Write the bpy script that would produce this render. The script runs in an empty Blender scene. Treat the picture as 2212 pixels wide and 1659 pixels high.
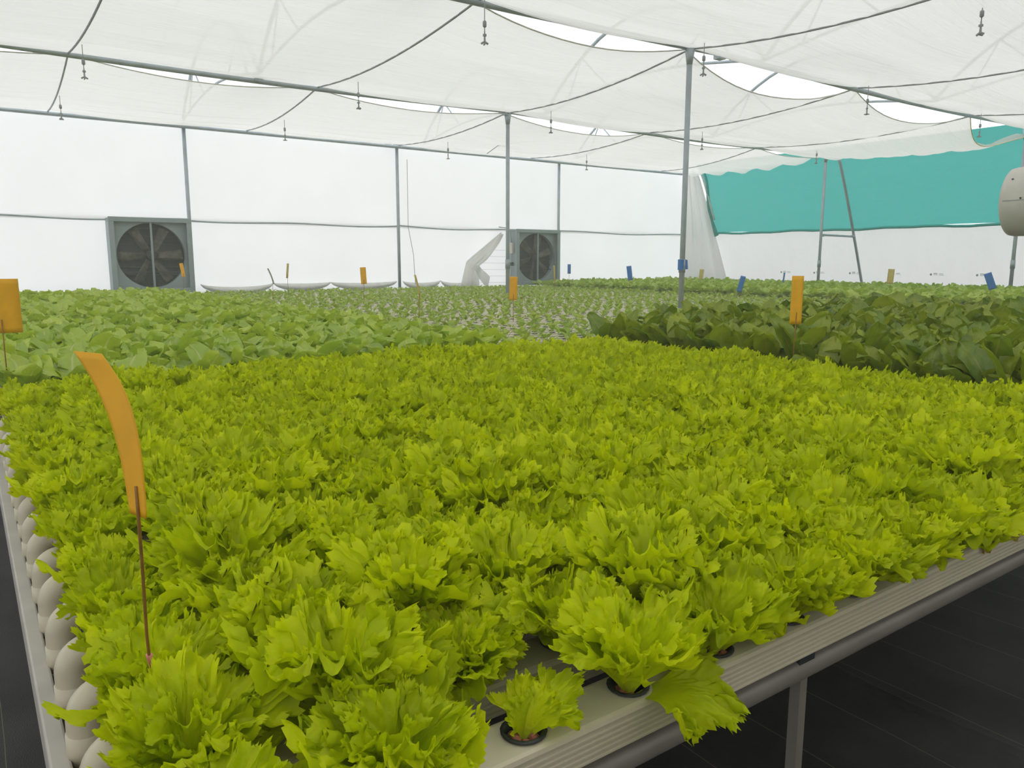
import bpy, math, random
import numpy as np
from mathutils import Matrix, Vector

# ---------------------------------------------------------------- camera, world, exposure
SC = bpy.context.scene
COL = SC.collection
ZC = 1.40                                   # eye height
F, CX, CY = 1658.4, 1106.0, 829.5           # focal length and centre for a 2212 x 1659 frame
pt, rl, yw = (math.radians(a) for a in (9.147, -0.0986, 35.4975))
fwd = np.array([math.sin(yw)*math.cos(pt), math.cos(yw)*math.cos(pt), -math.sin(pt)])
rgt = np.array([math.cos(yw), -math.sin(yw), 0.0])
dwn = np.cross(fwd, rgt)
c_, s_ = math.cos(rl), math.sin(rl)
CAMX, CAMY = c_*rgt + s_*dwn, -s_*rgt + c_*dwn
cam = bpy.data.cameras.new('camera')
cam.sensor_width = 36.0
cam.lens = F/2212*36.0
cam.clip_start, cam.clip_end = 0.02, 200
camo = bpy.data.objects.new('camera', cam)
m = Matrix.Identity(4)
for r in range(3):
    m[r][0], m[r][1], m[r][2] = CAMX[r], -CAMY[r], -fwd[r]
m[2][3] = ZC
camo.matrix_world = m
COL.objects.link(camo)
SC.camera = camo

world = bpy.data.worlds.new('overcast_sky')
SC.world = world
world.use_nodes = True
bg = world.node_tree.nodes['Background']
bg.inputs[0].default_value = (0.93, 0.97, 1.0, 1)
bg.inputs[1].default_value = 1.6
SC.view_settings.view_transform = 'Standard'
SC.view_settings.look = 'None'
SC.view_settings.exposure = 0.0
SC.view_settings.gamma = 1.0
SC.view_settings.use_curve_mapping = False
try:
    SC.cycles.use_denoising = True
    SC.cycles.max_bounces = 7
    SC.cycles.volume_bounces = 1
    SC.cycles.diffuse_bounces = 5
    SC.cycles.glossy_bounces = 2
    SC.cycles.transmission_bounces = 4
    SC.cycles.transparent_max_bounces = 12
    SC.cycles.sample_clamp_indirect = 6.0
except Exception:
    pass

rnd = random.Random(7)
PI = math.pi

# ---------------------------------------------------------------- helpers
def ray(x, y):
    return CAMX*(x-CX)/F + CAMY*(y-CY)/F + fwd
def at_y(x, y, Y):
    d = ray(x, y); d = d*(Y/d[1]); return np.array([d[0], d[1], d[2]+ZC])
def at_z(x, y, z):
    d = ray(x, y); d = d*((z-ZC)/d[2]); return np.array([d[0], d[1], d[2]+ZC])
def project(p):
    v = np.array([p[0], p[1], p[2]-ZC])
    d = v@fwd
    if d < 0.05: return None
    return F*(v@CAMX)/d+CX, F*(v@CAMY)/d+CY, d

def new_mat(name):
    mt = bpy.data.materials.new(name); mt.use_nodes = True
    nt = mt.node_tree; nt.nodes.clear()
    out = nt.nodes.new('ShaderNodeOutputMaterial')
    return mt, nt, out
def N(nt, t, **kw):
    n = nt.nodes.new(t)
    for k, v in kw.items():
        if k.startswith('i_'):
            n.inputs[k[2:].replace('_', ' ')].default_value = v
        else:
            setattr(n, k, v)
    return n
def L(nt, a, b): nt.links.new(a, b)
def rgba(c): return (c[0], c[1], c[2], 1.0)

def plain(name, col, rough=0.6, metal=0.0, var=0.08, scale=9.0, bump=0.0, bscale=40.0):
    mt, nt, out = new_mat(name)
    p = N(nt, 'ShaderNodeBsdfPrincipled')
    p.inputs['Roughness'].default_value = rough
    p.inputs['Metallic'].default_value = metal
    tc = N(nt, 'ShaderNodeTexCoord')
    nz = N(nt, 'ShaderNodeTexNoise'); nz.inputs['Scale'].default_value = scale; nz.inputs['Detail'].default_value = 4
    L(nt, tc.outputs['Object'], nz.inputs['Vector'])
    rp = N(nt, 'ShaderNodeValToRGB')
    rp.color_ramp.elements[0].position = 0.3; rp.color_ramp.elements[1].position = 0.7
    rp.color_ramp.elements[0].color = rgba([c*(1-var) for c in col])
    rp.color_ramp.elements[1].color = rgba([min(1, c*(1+var)) for c in col])
    L(nt, nz.outputs['Fac'], rp.inputs[0]); L(nt, rp.outputs[0], p.inputs['Base Color'])
    if bump:
        n2 = N(nt, 'ShaderNodeTexNoise'); n2.inputs['Scale'].default_value = bscale
        L(nt, tc.outputs['Object'], n2.inputs['Vector'])
        b = N(nt, 'ShaderNodeBump'); b.inputs['Strength'].default_value = bump; b.inputs['Distance'].default_value = 0.01
        L(nt, n2.outputs['Fac'], b.inputs['Height']); L(nt, b.outputs[0], p.inputs['Normal'])
    L(nt, p.outputs[0], out.inputs[0])
    return mt

def leaf_mat(name, dark, light, rib, gloss=0.06, rough=0.45, transl=0.42, nscale=14.0, rib_end=0.35, bump=0.25):
    """leaf tissue: lets light through; vertex attribute 'along' runs 0 at the stalk to 1 at the margin"""
    mt, nt, out = new_mat(name)
    at = N(nt, 'ShaderNodeAttribute', attribute_name='along')
    tc = N(nt, 'ShaderNodeTexCoord'); oi = N(nt, 'ShaderNodeObjectInfo')
    nz = N(nt, 'ShaderNodeTexNoise'); nz.inputs['Scale'].default_value = nscale; nz.inputs['Detail'].default_value = 3
    L(nt, tc.outputs['Object'], nz.inputs['Vector'])
    ad = N(nt, 'ShaderNodeMath', operation='MULTIPLY_ADD'); ad.inputs[1].default_value = 0.6; 
    L(nt, oi.outputs['Random'], ad.inputs[0]); 
    sb = N(nt, 'ShaderNodeMath', operation='SUBTRACT'); sb.inputs[1].default_value = 0.28
    L(nt, nz.outputs['Fac'], sb.inputs[0]); L(nt, sb.outputs[0], ad.inputs[2])
    mx = N(nt, 'ShaderNodeMix', data_type='RGBA', clamp_factor=True)
    mx.inputs['A'].default_value = rgba(dark); mx.inputs['B'].default_value = rgba(light)
    L(nt, ad.outputs[0], mx.inputs['Factor'])
    rp = N(nt, 'ShaderNodeMapRange'); rp.inputs[1].default_value = 0.0; rp.inputs[2].default_value = rib_end
    rp.inputs[3].default_value = 0.85; rp.inputs[4].default_value = 0.0
    L(nt, at.outputs['Fac'], rp.inputs[0])
    m2 = N(nt, 'ShaderNodeMix', data_type='RGBA', clamp_factor=True)
    m2.inputs['B'].default_value = rgba(rib)
    L(nt, rp.outputs[0], m2.inputs['Factor']); L(nt, mx.outputs['Result'], m2.inputs['A'])
    n2 = N(nt, 'ShaderNodeTexNoise'); n2.inputs['Scale'].default_value = nscale*5
    L(nt, tc.outputs['Object'], n2.inputs['Vector'])
    b = N(nt, 'ShaderNodeBump'); b.inputs['Strength'].default_value = bump; b.inputs['Distance'].default_value = 0.01
    L(nt, n2.outputs['Fac'], b.inputs['Height'])
    d = N(nt, 'ShaderNodeBsdfDiffuse'); t = N(nt, 'ShaderNodeBsdfTranslucent'); g = N(nt, 'ShaderNodeBsdfGlossy')
    g.inputs['Roughness'].default_value = rough; g.inputs['Color'].default_value = (1, 1, 1, 1)
    for s in (d, t): L(nt, m2.outputs['Result'], s.inputs['Color'])
    for s in (d, g): L(nt, b.outputs[0], s.inputs['Normal'])
    ms = N(nt, 'ShaderNodeMixShader'); ms.inputs[0].default_value = transl
    L(nt, d.outputs[0], ms.inputs[1]); L(nt, t.outputs[0], ms.inputs[2])
    m3 = N(nt, 'ShaderNodeMixShader'); m3.inputs[0].default_value = gloss
    L(nt, ms.outputs[0], m3.inputs[1]); L(nt, g.outputs[0], m3.inputs[2])
    L(nt, m3.outputs[0], out.inputs[0])
    return mt

def sheet_mat(name, col, transl, clear, stripes=0.0, axis_scale=(1, 1, 1), nscale=3.0, bump=0.3, dist=0.05, var=0.06):
    """woven net or plastic film: part diffuse, part translucent, part open"""
    mt, nt, out = new_mat(name)
    tc = N(nt, 'ShaderNodeTexCoord'); mp = N(nt, 'ShaderNodeMapping'); mp.inputs['Scale'].default_value = axis_scale
    L(nt, tc.outputs['Object'], mp.inputs['Vector'])
    nz = N(nt, 'ShaderNodeTexNoise'); nz.inputs['Scale'].default_value = nscale; nz.inputs['Detail'].default_value = 5
    nz.inputs['Roughness'].default_value = 0.6
    L(nt, mp.outputs[0], nz.inputs['Vector'])
    rp = N(nt, 'ShaderNodeValToRGB')
    rp.color_ramp.elements[0].position = 0.32; rp.color_ramp.elements[1].position = 0.68
    rp.color_ramp.elements[0].color = rgba([c*(1-var-stripes) for c in col])
    rp.color_ramp.elements[1].color = rgba([min(1, c*(1+var)) for c in col])
    L(nt, nz.outputs['Fac'], rp.inputs[0])
    b = N(nt, 'ShaderNodeBump'); b.inputs['Strength'].default_value = bump; b.inputs['Distance'].default_value = dist
    L(nt, nz.outputs['Fac'], b.inputs['Height'])
    d = N(nt, 'ShaderNodeBsdfDiffuse'); t = N(nt, 'ShaderNodeBsdfTranslucent'); tr = N(nt, 'ShaderNodeBsdfTransparent')
    for s in (d, t):
        L(nt, rp.outputs[0], s.inputs['Color']); L(nt, b.outputs[0], s.inputs['Normal'])
    ms = N(nt, 'ShaderNodeMixShader'); ms.inputs[0].default_value = transl
    L(nt, d.outputs[0], ms.inputs[1]); L(nt, t.outputs[0], ms.inputs[2])
    m3 = N(nt, 'ShaderNodeMixShader'); m3.inputs[0].default_value = clear
    L(nt, ms.outputs[0], m3.inputs[1]); L(nt, tr.outputs[0], m3.inputs[2])
    L(nt, m3.outputs[0], out.inputs[0])
    return mt

class MB:
    """collects shapes for one mesh"""
    def __init__(s): s.v, s.f = [], []
    def add(s, v, f):
        o = len(s.v); s.v += [tuple(float(c) for c in p) for p in v]; s.f += [tuple(o+i for i in q) for q in f]; return s
    def box(s, x0, x1, y0, y1, z0, z1):
        v = [(x, y, z) for z in (z0, z1) for y in (y0, y1) for x in (x0, x1)]
        return s.add(v, [(0, 2, 3, 1), (4, 5, 7, 6), (0, 1, 5, 4), (2, 6, 7, 3), (0, 4, 6, 2), (1, 3, 7, 5)])
    def tube(s, pts, r, n=10, caps=True):
        pts = [np.array(p, float) for p in pts]; k = len(pts)
        rr = r if hasattr(r, '__len__') else [r]*k
        v = []; up = None
        for i, p in enumerate(pts):
            t = pts[min(i+1, k-1)] - pts[max(i-1, 0)]; t = t/(np.linalg.norm(t)+1e-12)
            if up is None:
                a = np.array([0, 0, 1.0]) if abs(t[2]) < 0.9 else np.array([1.0, 0, 0])
                up = np.cross(t, a); up /= np.linalg.norm(up)
            up = up - t*(up@t); up /= np.linalg.norm(up); w = np.cross(t, up)
            for j in range(n):
                an = 2*PI*j/n; v.append(p + rr[i]*(math.cos(an)*up + math.sin(an)*w))
        f = [(i*n+j, i*n+(j+1) % n, (i+1)*n+(j+1) % n, (i+1)*n+j) for i in range(k-1) for j in range(n)]
        if caps: f += [tuple(range(n))[::-1], tuple((k-1)*n+j for j in range(n))]
        return s.add(v, f)
    def grid(s, fn, nu, nv):
        v = [fn(i/nu, j/nv) for j in range(nv+1) for i in range(nu+1)]; w = nu+1
        return s.add(v, [(j*w+i, j*w+i+1, (j+1)*w+i+1, (j+1)*w+i) for j in range(nv) for i in range(nu)])
    def lathe(s, prof, n=20, c=(0, 0, 0)):
        v = [(c[0]+r*math.cos(2*PI*j/n), c[1]+r*math.sin(2*PI*j/n), c[2]+z) for r, z in prof for j in range(n)]
        return s.add(v, [(i*n+j, i*n+(j+1) % n, (i+1)*n+(j+1) % n, (i+1)*n+j) for i in range(len(prof)-1) for j in range(n)])
    def mesh(s, name, mat, smooth=False):
        me = bpy.data.meshes.new(name); me.from_pydata(s.v, [], s.f); me.update()
        me.materials.append(mat)
        if smooth: me.polygons.foreach_set('use_smooth', [True]*len(me.polygons))
        return me
    def build(s, name, mat, parent=None, smooth=False, loc=None):
        return obj(name, s.mesh(name, mat, smooth), parent, loc)

def obj(name, data, parent=None, loc=None, rot=None, scale=None):
    o = bpy.data.objects.new(name, data); COL.objects.link(o)
    if parent is not None: o.parent = parent
    if loc is not None: o.location = loc
    if rot is not None: o.rotation_euler = rot
    if scale is not None: o.scale = scale
    return o
def tag(o, label=None, cat=None, group=None, kind=None):
    if label: o['label'] = label
    if cat: o['category'] = cat
    if group: o['group'] = group
    if kind: o['kind'] = kind
    return o
def thing(name, label, cat, loc=(0, 0, 0), group=None):
    return tag(obj(name, None, None, loc), label, cat, group)
def smoothed(o, levels=1):
    md = o.modifiers.new('round', 'SUBSURF'); md.levels = md.render_levels = levels; return o
def bevel(o, w, seg=2):
    md = o.modifiers.new('bevel', 'BEVEL'); md.width = w; md.segments = seg; md.limit_method = 'ANGLE'; return o

ORD = ['first', 'second', 'third', 'fourth', 'fifth', 'sixth', 'seventh', 'eighth', 'ninth', 'tenth', 'eleventh', 'twelfth', 'thirteenth', 'fourteenth', 'fifteenth', 'sixteenth', 'seventeenth', 'eighteenth', 'nineteenth', 'twentieth']
def nth(i): return ORD[i] if i < 20 else None

# ---------------------------------------------------------------- materials
M = {}
M['galv'] = plain('galvanised_steel', (0.38, 0.43, 0.46), 0.45, 0.35, 0.12, 5)
M['wire'] = plain('dark_cable', (0.30, 0.32, 0.33), 0.6)
M['pvc'] = plain('white_pvc', (0.64, 0.58, 0.43), 0.38, 0, 0.05, 6, 0.08, 60)
M['pvc_old'] = plain('weathered_pvc', (0.50, 0.47, 0.42), 0.5, 0, 0.10, 8)
M['rail'] = plain('painted_rail', (0.27, 0.25, 0.215), 0.4, 0.2, 0.10, 8)
M['cup'] = plain('black_plastic', (0.025, 0.03, 0.03), 0.45)
M['clay'] = plain('clay_pebble', (0.34, 0.12, 0.07), 0.85, 0, 0.2, 60, 0.4, 150)
M['foam'] = plain('wet_medium', (0.06, 0.04, 0.025), 0.9, 0, 0.3, 60, 0.5, 90)
M['yellow'] = plain('yellow_card', (0.90, 0.45, 0.003), 0.5, 0, 0.06, 20)
M['yellow_pale'] = plain('faded_yellow_card', (0.62, 0.50, 0.16), 0.6, 0, 0.06, 20)
M['blue'] = plain('blue_card', (0.05, 0.20, 0.55), 0.5, 0, 0.06, 20)
M['grey_card'] = plain('grey_card', (0.34, 0.35, 0.28), 0.6)
M['stick'] = plain('rusty_wire', (0.30, 0.14, 0.02), 0.6, 0, 0.2, 40)
M['pink'] = plain('pink_clip', (0.75, 0.25, 0.22), 0.5)
M['fan_box'] = plain('fan_housing_paint', (0.30, 0.36, 0.38), 0.5, 0.3, 0.08, 4)
M['fan_dark'] = plain('shutter_paint', (0.045, 0.055, 0.06), 0.6, 0.2, 0.2, 8)  # slats take the fan's inner shade as dark colour; brackets are plain dark
M['fan_ring'] = plain('fan_cowl_paint', (0.13, 0.165, 0.165), 0.6, 0.2, 0.1, 8)
M['blade'] = plain('dusty_blade', (0.11, 0.10, 0.085), 0.7, 0.1, 0.5, 9)
M['concrete'] = plain('concrete', (0.40, 0.45, 0.42), 0.9, 0, 0.12, 5, 0.3, 30)
M['white_paint'] = plain('white_enamel', (0.62, 0.60, 0.54), 0.45, 0, 0.06, 7)
M['hem'] = plain('yellow_hem', (0.80, 0.68, 0.36), 0.8)
M['hem_pale'] = plain('pale_hem', (0.74, 0.71, 0.62), 0.8)
M['grey_hem'] = plain('grey_hem', (0.36, 0.40, 0.41), 0.8)
M['teal_hem'] = plain('teal_hem', (0.018, 0.36, 0.315), 0.8)
M['white_hem'] = plain('rolled_white_film', (0.80, 0.79, 0.765), 0.7)
M['print'] = plain('grey_print', (0.36, 0.38, 0.40), 0.8)
M['nozzle'] = plain('nozzle_plastic', (0.30, 0.31, 0.31), 0.6)
M['net'] = sheet_mat('white_shade_net', (0.885, 0.85, 0.795), 0.66, 0.10, 0.0, (0.14, 5.0, 1), 2.2, 0.75, 0.08, 0.012)
M['film'] = sheet_mat('white_wall_film', (0.865, 0.855, 0.84), 0.56, 0.0, 0.0, (0.5, 1, 0.35), 1.6, 0.25, 0.06, 0.02)
M['film_low'] = sheet_mat('crumpled_white_film', (0.80, 0.79, 0.765), 0.50, 0.0, 0.0, (1, 1.6, 0.35), 2.4, 0.6, 0.08, 0.012)
M['clear'] = sheet_mat('clear_film', (0.85, 0.88, 0.90), 0.6, 0.62, 0, (1, 1, 1), 2, 0.1, 0.05, 0.02)
M['teal'] = sheet_mat('teal_shade_net', (0.018, 0.36, 0.315), 0.60, 0.03, 0.0, (1, 0.25, 3), 3, 0.3, 0.03, 0.02)
M['lettuce'] = leaf_mat('lettuce_leaf', (0.47, 0.59, 0.001), (0.83, 0.90, 0.003), (0.62, 0.72, 0.05), 0.012, 0.5, 0.42, 16, 0.30, 0.3)
M['lettuce_old'] = leaf_mat('wilted_lettuce_leaf', (0.40, 0.30, 0.03), (0.50, 0.38, 0.08), (0.45, 0.35, 0.1), 0.03, 0.5, 0.35, 16, 0.3, 0.3)
M['cabbage'] = leaf_mat('greens_leaf', (0.30, 0.46, 0.03), (0.62, 0.74, 0.06), (0.80, 0.80, 0.40), 0.07, 0.36, 0.36, 11, 0.30, 0.55)
M['chard'] = leaf_mat('chard_leaf', (0.09, 0.20, 0.010), (0.40, 0.47, 0.010), (0.50, 0.42, 0.10), 0.045, 0.36, 0.34, 11, 0.26, 0.6)
M['seedling'] = leaf_mat('seedling_leaf', (0.28, 0.44, 0.04), (0.48, 0.62, 0.06), (0.6, 0.7, 0.2), 0.04, 0.4, 0.35, 20, 0.3, 0.2)

mt, nt, out = new_mat('woven_ground_cover')
p = N(nt, 'ShaderNodeBsdfPrincipled'); p.inputs['Roughness'].default_value = 0.62
tc = N(nt, 'ShaderNodeTexCoord'); sx = N(nt, 'ShaderNodeSeparateXYZ'); L(nt, tc.outputs['Object'], sx.inputs[0])
nzd = N(nt, 'ShaderNodeTexNoise'); nzd.inputs['Scale'].default_value = 1.3; L(nt, tc.outputs['Object'], nzd.inputs['Vector'])
ad = N(nt, 'ShaderNodeMath', operation='MULTIPLY_ADD'); ad.inputs[1].default_value = 0.035
L(nt, nzd.outputs['Fac'], ad.inputs[0]); L(nt, sx.outputs['X'], ad.inputs[2])
md = N(nt, 'ShaderNodeMath', operation='PINGPONG'); md.inputs[1].default_value = 0.135; L(nt, ad.outputs[0], md.inputs[0])
lt = N(nt, 'ShaderNodeMath', operation='LESS_THAN'); lt.inputs[1].default_value = 0.0011; L(nt, md.outputs[0], lt.inputs[0])
nz = N(nt, 'ShaderNodeTexNoise'); nz.inputs['Scale'].default_value = 3.0; nz.inputs['Detail'].default_value = 6; L(nt, tc.outputs['Object'], nz.inputs['Vector'])
rp = N(nt, 'ShaderNodeValToRGB'); rp.color_ramp.elements[0].color = (0.013, 0.013, 0.012, 1); rp.color_ramp.elements[1].color = (0.042, 0.041, 0.037, 1)
rp.color_ramp.elements[0].position = 0.3; rp.color_ramp.elements[1].position = 0.75
L(nt, nz.outputs['Fac'], rp.inputs[0])
mx = N(nt, 'ShaderNodeMix', data_type='RGBA'); mx.inputs['B'].default_value = (0.17, 0.15, 0.09, 1)
L(nt, lt.outputs[0], mx.inputs['Factor']); L(nt, rp.outputs[0], mx.inputs['A']); L(nt, mx.outputs['Result'], p.inputs['Base Color'])
wv = N(nt, 'ShaderNodeTexNoise'); wv.inputs['Scale'].default_value = 250; L(nt, tc.outputs['Object'], wv.inputs['Vector'])
b = N(nt, 'ShaderNodeBump'); b.inputs['Strength'].default_value = 0.4; b.inputs['Distance'].default_value = 0.004
L(nt, wv.outputs['Fac'], b.inputs['Height']); L(nt, b.outputs[0], p.inputs['Normal']); L(nt, p.outputs[0], out.inputs[0])
M['ground'] = mt
M['pad'] = plain('cooling_pad', (0.42, 0.36, 0.26), 0.9, 0, 0.3, 12, 0.6, 60)  # brown surface added out of view to dim the near end

# ---------------------------------------------------------------- setting: floor, walls, roof film
YW = 16.0                     # far wall
ZT = ZC + 2.56                # gutter beam height
BEAM_Y = [-7.0, 2.2, 6.75, 11.4, 15.95]
XL, YF = -6.0, -7.1          # left wall, near wall (behind the camera)
# side wall profile: leans outwards towards the ground (distance along X, height)
PROF = [(17.65, 4.15), (17.95, 3.75), (18.25, 3.15), (18.60, 2.40), (18.95, 1.62), (19.30, 0.80), (19.62, 0.0)]
def side_x(z):
    for (xa, za), (xb, zb) in zip(PROF, PROF[1:]):
        if zb <= z <= za: return xa + (xb-xa)*(za-z)/(za-zb)
    return PROF[0][0] if z > PROF[0][1] else PROF[-1][0]

def fl(u, v):
    x, y = XL + u*(26+0), YF + v*23.6
    z = 0.0
    return (x, y, z)
tag(MB().grid(fl, 60, 44).build('floor', M['ground']), 'black woven ground cover with thin yellowish lines on the floor', kind='structure')
# a raised fold in the ground cover
tag(MB().grid(lambda u, v: (2.36+0.02*math.sin(v*7)+(u-0.5)*0.05, 0.3+v*1.25, 0.012*math.sin(PI*u)), 6, 16).build('floor', M['ground'], smooth=True),
    'raised fold in the black ground cover beside the lettuce bench', kind='structure')

def ripple(x, z, s=0.0):
    return 0.018*math.sin(x*1.7+s)+0.012*math.sin(x*4.1+z*1.3+s*2)+0.008*math.sin(z*5+x*0.7)
COLS_X = [-0.75, 3.72, 8.22, 12.88]
GIRT_Z = ZC + 0.76
KERB_Z = ZC - 0.66
wb = tag(obj('wall_back', None), 'far wall of white plastic sheeting between steel posts', kind='structure')
edges = [XL] + COLS_X + [side_x(3.0)-0.05]
for i in range(len(edges)-1):
    x0, x1 = edges[i], edges[i+1]
    for k, (z0, z1, dy) in enumerate(((GIRT_Z-0.04, ZT+0.03, 0.06), (KERB_Z-0.02, GIRT_Z+0.02, 0.09))):
        torn = (i == 3 and k == 1)
        def fn(u, v, x0=x0, x1=x1, z0=z0, z1=z1, dy=dy, i=i, k=k, torn=torn):
            z = z0+(z1-z0)*v
            xe = x1
            if torn: xe = 10.15 + 0.95*max(0, (v-0.22)/0.78)**1.1      # the sheet has come loose along this edge
            elif i == len(edges)-2: xe = side_x(z)-0.03
            x = x0+(xe-x0)*u
            return (x, YW+dy+0.6*ripple(x, z, i+k), z)
        MB().grid(fn, 30, 16).build('panel', M['film'], wb, True)
# the piece of clear film left showing where the sheet is torn
def clr(u, v):
    xe = 10.13 + 0.95*max(0, (v-0.22)/0.78)**1.1
    return (xe+(12.9-xe)*u, YW+0.10, KERB_Z+(GIRT_Z-KERB_Z)*v)
MB().grid(clr, 4, 12).build('clear_panel', M['film'], wb)
for k in range(6):
    z = KERB_Z + 0.12 + k*0.16
    MB().tube([(10.2+0.1*k, YW+0.08, z), (11.3, YW+0.08, z-0.01)], 0.003, 6).build('cord', M['grey_hem'], wb)
# hanging torn flap
def flap(u, v):
    top = np.array([11.05, YW-0.02, GIRT_Z-0.08]); mid = np.array([10.05, YW-0.14, KERB_Z+0.62]); bot = np.array([9.95, YW-0.12, KERB_Z-0.02])
    if v < 0.62:
        t = v/0.62; a = top*(1-t)+mid*t; w = 0.05+0.42*math.sin(PI*min(1, t*0.62))
    else:
        t = (v-0.62)/0.38; a = mid*(1-t)+bot*t; w = 0.38+0.12*t
    x = a[0] + (u-0.25)*w
    return (x, a[1]-0.05*math.sin(u*9+v*5)-0.03*math.sin(u*17), a[2]-0.10*u*(1-abs(v-0.5)))
MB().grid(flap, 20, 26).build('torn_flap', M['film_low'], wb, True)
def fold(u, v):
    return (10.15+0.42*u-0.10*v, YW-0.2-0.05*math.sin(u*8)-0.02*v, KERB_Z+0.55-0.30*u*u-0.22*v*(0.4+u))
MB().grid(fold, 12, 8).build('torn_flap', M['film_low'], wb, True)
# scalloped grey hem along the bottom of the sheets, narrow where it is tied
for (xa, xb, sag) in ((3.85, 5.30, 0.07), (5.30, 6.55, 0.02), (6.55, 8.15, 0.03), (8.30, 9.30, 0.05), (9.30, 10.25, 0.07)):
    def hm_(u, v):
        k = math.sin(PI*u)**0.6
        return (xa+(xb-xa)*u, YW-0.03-0.05*math.sin(PI*v)*k, ZC-0.47-sag*k-v*(0.02+0.15*k))
    MB().grid(hm_, 24, 6).build('hem', M['white_hem'], wb, True)
# kerb below the sheets
bevel(tag(MB().box(XL, 19.2, YW-0.06, YW+0.2, 0, KERB_Z).build('baseboard_back', M['concrete']), 'low grey concrete kerb under the far wall', kind='structure'), 0.01)

# right wall: white film below, teal net above (both follow the leaning hoops)
wr = tag(obj('wall_right', None), 'leaning right wall with crumpled white plastic skirt', kind='structure')
ZG = ZC + 0.80
def wrlow(u, v):
    y = YF + (YW-YF)*u; z = ZG*v
    c = 0.02*math.sin(y*2.3+z*2)+0.014*math.sin(y*5.1-z*3)+0.010*math.sin(y*11+z*1.2)
    return (side_x(z)+0.03+c, y, z)
MB().grid(wrlow, 150, 14).build('skirt', M['film_low'], wr, True)
for k in range(9):
    y = 13.6-k*1.05; z = ZC-0.32
    x = side_x(z)+0.005
    mb = MB(); mb.lathe([(0.001, 0), (0.028, 0)], 12)
    mb.v = [(x-0.03, y+a, z+bq) for a, bq, _ in mb.v]
    for (a, bq, w, h) in ((-0.06, 0.018, 0.09, 0.018), (-0.06, -0.012, 0.10, 0.012), (-0.19, 0.012, 0.10, 0.012), (-0.19, -0.016, 0.12, 0.008)):
        mb.add([(x-0.03, y+a, z+bq), (x-0.03, y+a-w, z+bq), (x-0.03, y+a-w, z+bq+h), (x-0.03, y+a, z+bq+h)], [(0, 1, 2, 3)])
    mb.build('print_mark', M['print'], wr)
teal = thing('shade_net', 'teal green shade net on the leaning right wall', 'shade net', (18.7, 8, ZG))
def wrup(u, v):
    y = YF + (15.55-YF)*u; z = ZG+0.02 + (4.12-ZG)*v + 0.02*math.sin(y*0.9)*(1-v)
    c = 0.015*math.sin(y*1.3+z)+0.01*math.sin(y*3.7-z*2)
    return (side_x(z)-0.04+c-18.7, y-8, z-ZG)
MB().grid(wrup, 120, 20).build('net', M['teal'], teal, True)
MB().tube([(side_x(ZG)-0.10-18.7, y-8, 0.012*math.sin(y*2.1)+0.01*math.sin(y*5)) for y in np.linspace(YF, 15.6, 70)], 0.032, 8).build('rolled_hem', M['teal_hem'], teal, True)
pts = [(side_x(ZG+(4.0-ZG)*t)-0.07-18.7, 15.55-8+0.08*math.sin(t*5)-0.10*t, (4.0-ZG)*t-0.06*(1-t)) for t in np.linspace(0, 1, 20)]
MB().tube(pts, [0.075-0.045*t for t in np.linspace(0, 1, 20)], 8).build('rolled_edge', M['teal_hem'], teal, True)
# white lining sheet gathered in the far right corner
ln = thing('corner_sheet', 'white plastic sheet gathered in the corner beside the teal net', 'plastic sheet', (18.0, 15.8, 0.7))
def crn(u, v):
    z = 0.7 + 3.2*v
    x0 = 17.55+0.10*math.sin(v*3); x1 = side_x(z)-0.12
    return (x0+(x1-x0)*u-18.0, (15.85-0.30*u+0.03*math.sin(u*18+v*3)+0.015*math.sin(u*35))-15.8, z-0.7)
MB().grid(crn, 36, 20).build('sheet', M['film_low'], ln, True)
MB().tube([(side_x(ZC+1.2+1.4*t)-0.10-18.0, 15.5-15.8-0.02, ZC+1.2+1.4*t-0.7) for t in np.linspace(0, 1, 9)], 0.03, 8).build('hem', M['film'], ln, True)

# walls behind and beside the camera close the house
tag(MB().grid(lambda u, v: (XL+ripple(u*19, v*4), YF+u*23.1, v*4.0), 40, 10).build('wall_left', M['film'], None, True), 'left wall of white plastic sheeting', kind='structure')
tag(MB().grid(lambda u, v: (XL+u*25.4, YF+ripple(u*25, v*4), v*4.0), 50, 10).build('wall_front', M['pad'], None, True), 'brown cooling pad wall at the near end behind the camera', kind='structure')  # unseen near wall, made brown and opaque to darken the foreground
# arched roof film, one span between each pair of gutter beams
def arch_z(t): return ZT + 0.12 + 1.15*math.sin(PI*t)**0.8
for i in range(4):
    y0, y1 = BEAM_Y[i], BEAM_Y[i+1]
    tag(MB().grid(lambda u, v: (XL+u*24.2, y0+(y1-y0)*v, arch_z(v)), 12, 20).build('ceiling', M['clear'], None, True), 'arched clear roof film over one span of the greenhouse', group='roof spans', kind='structure')

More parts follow.
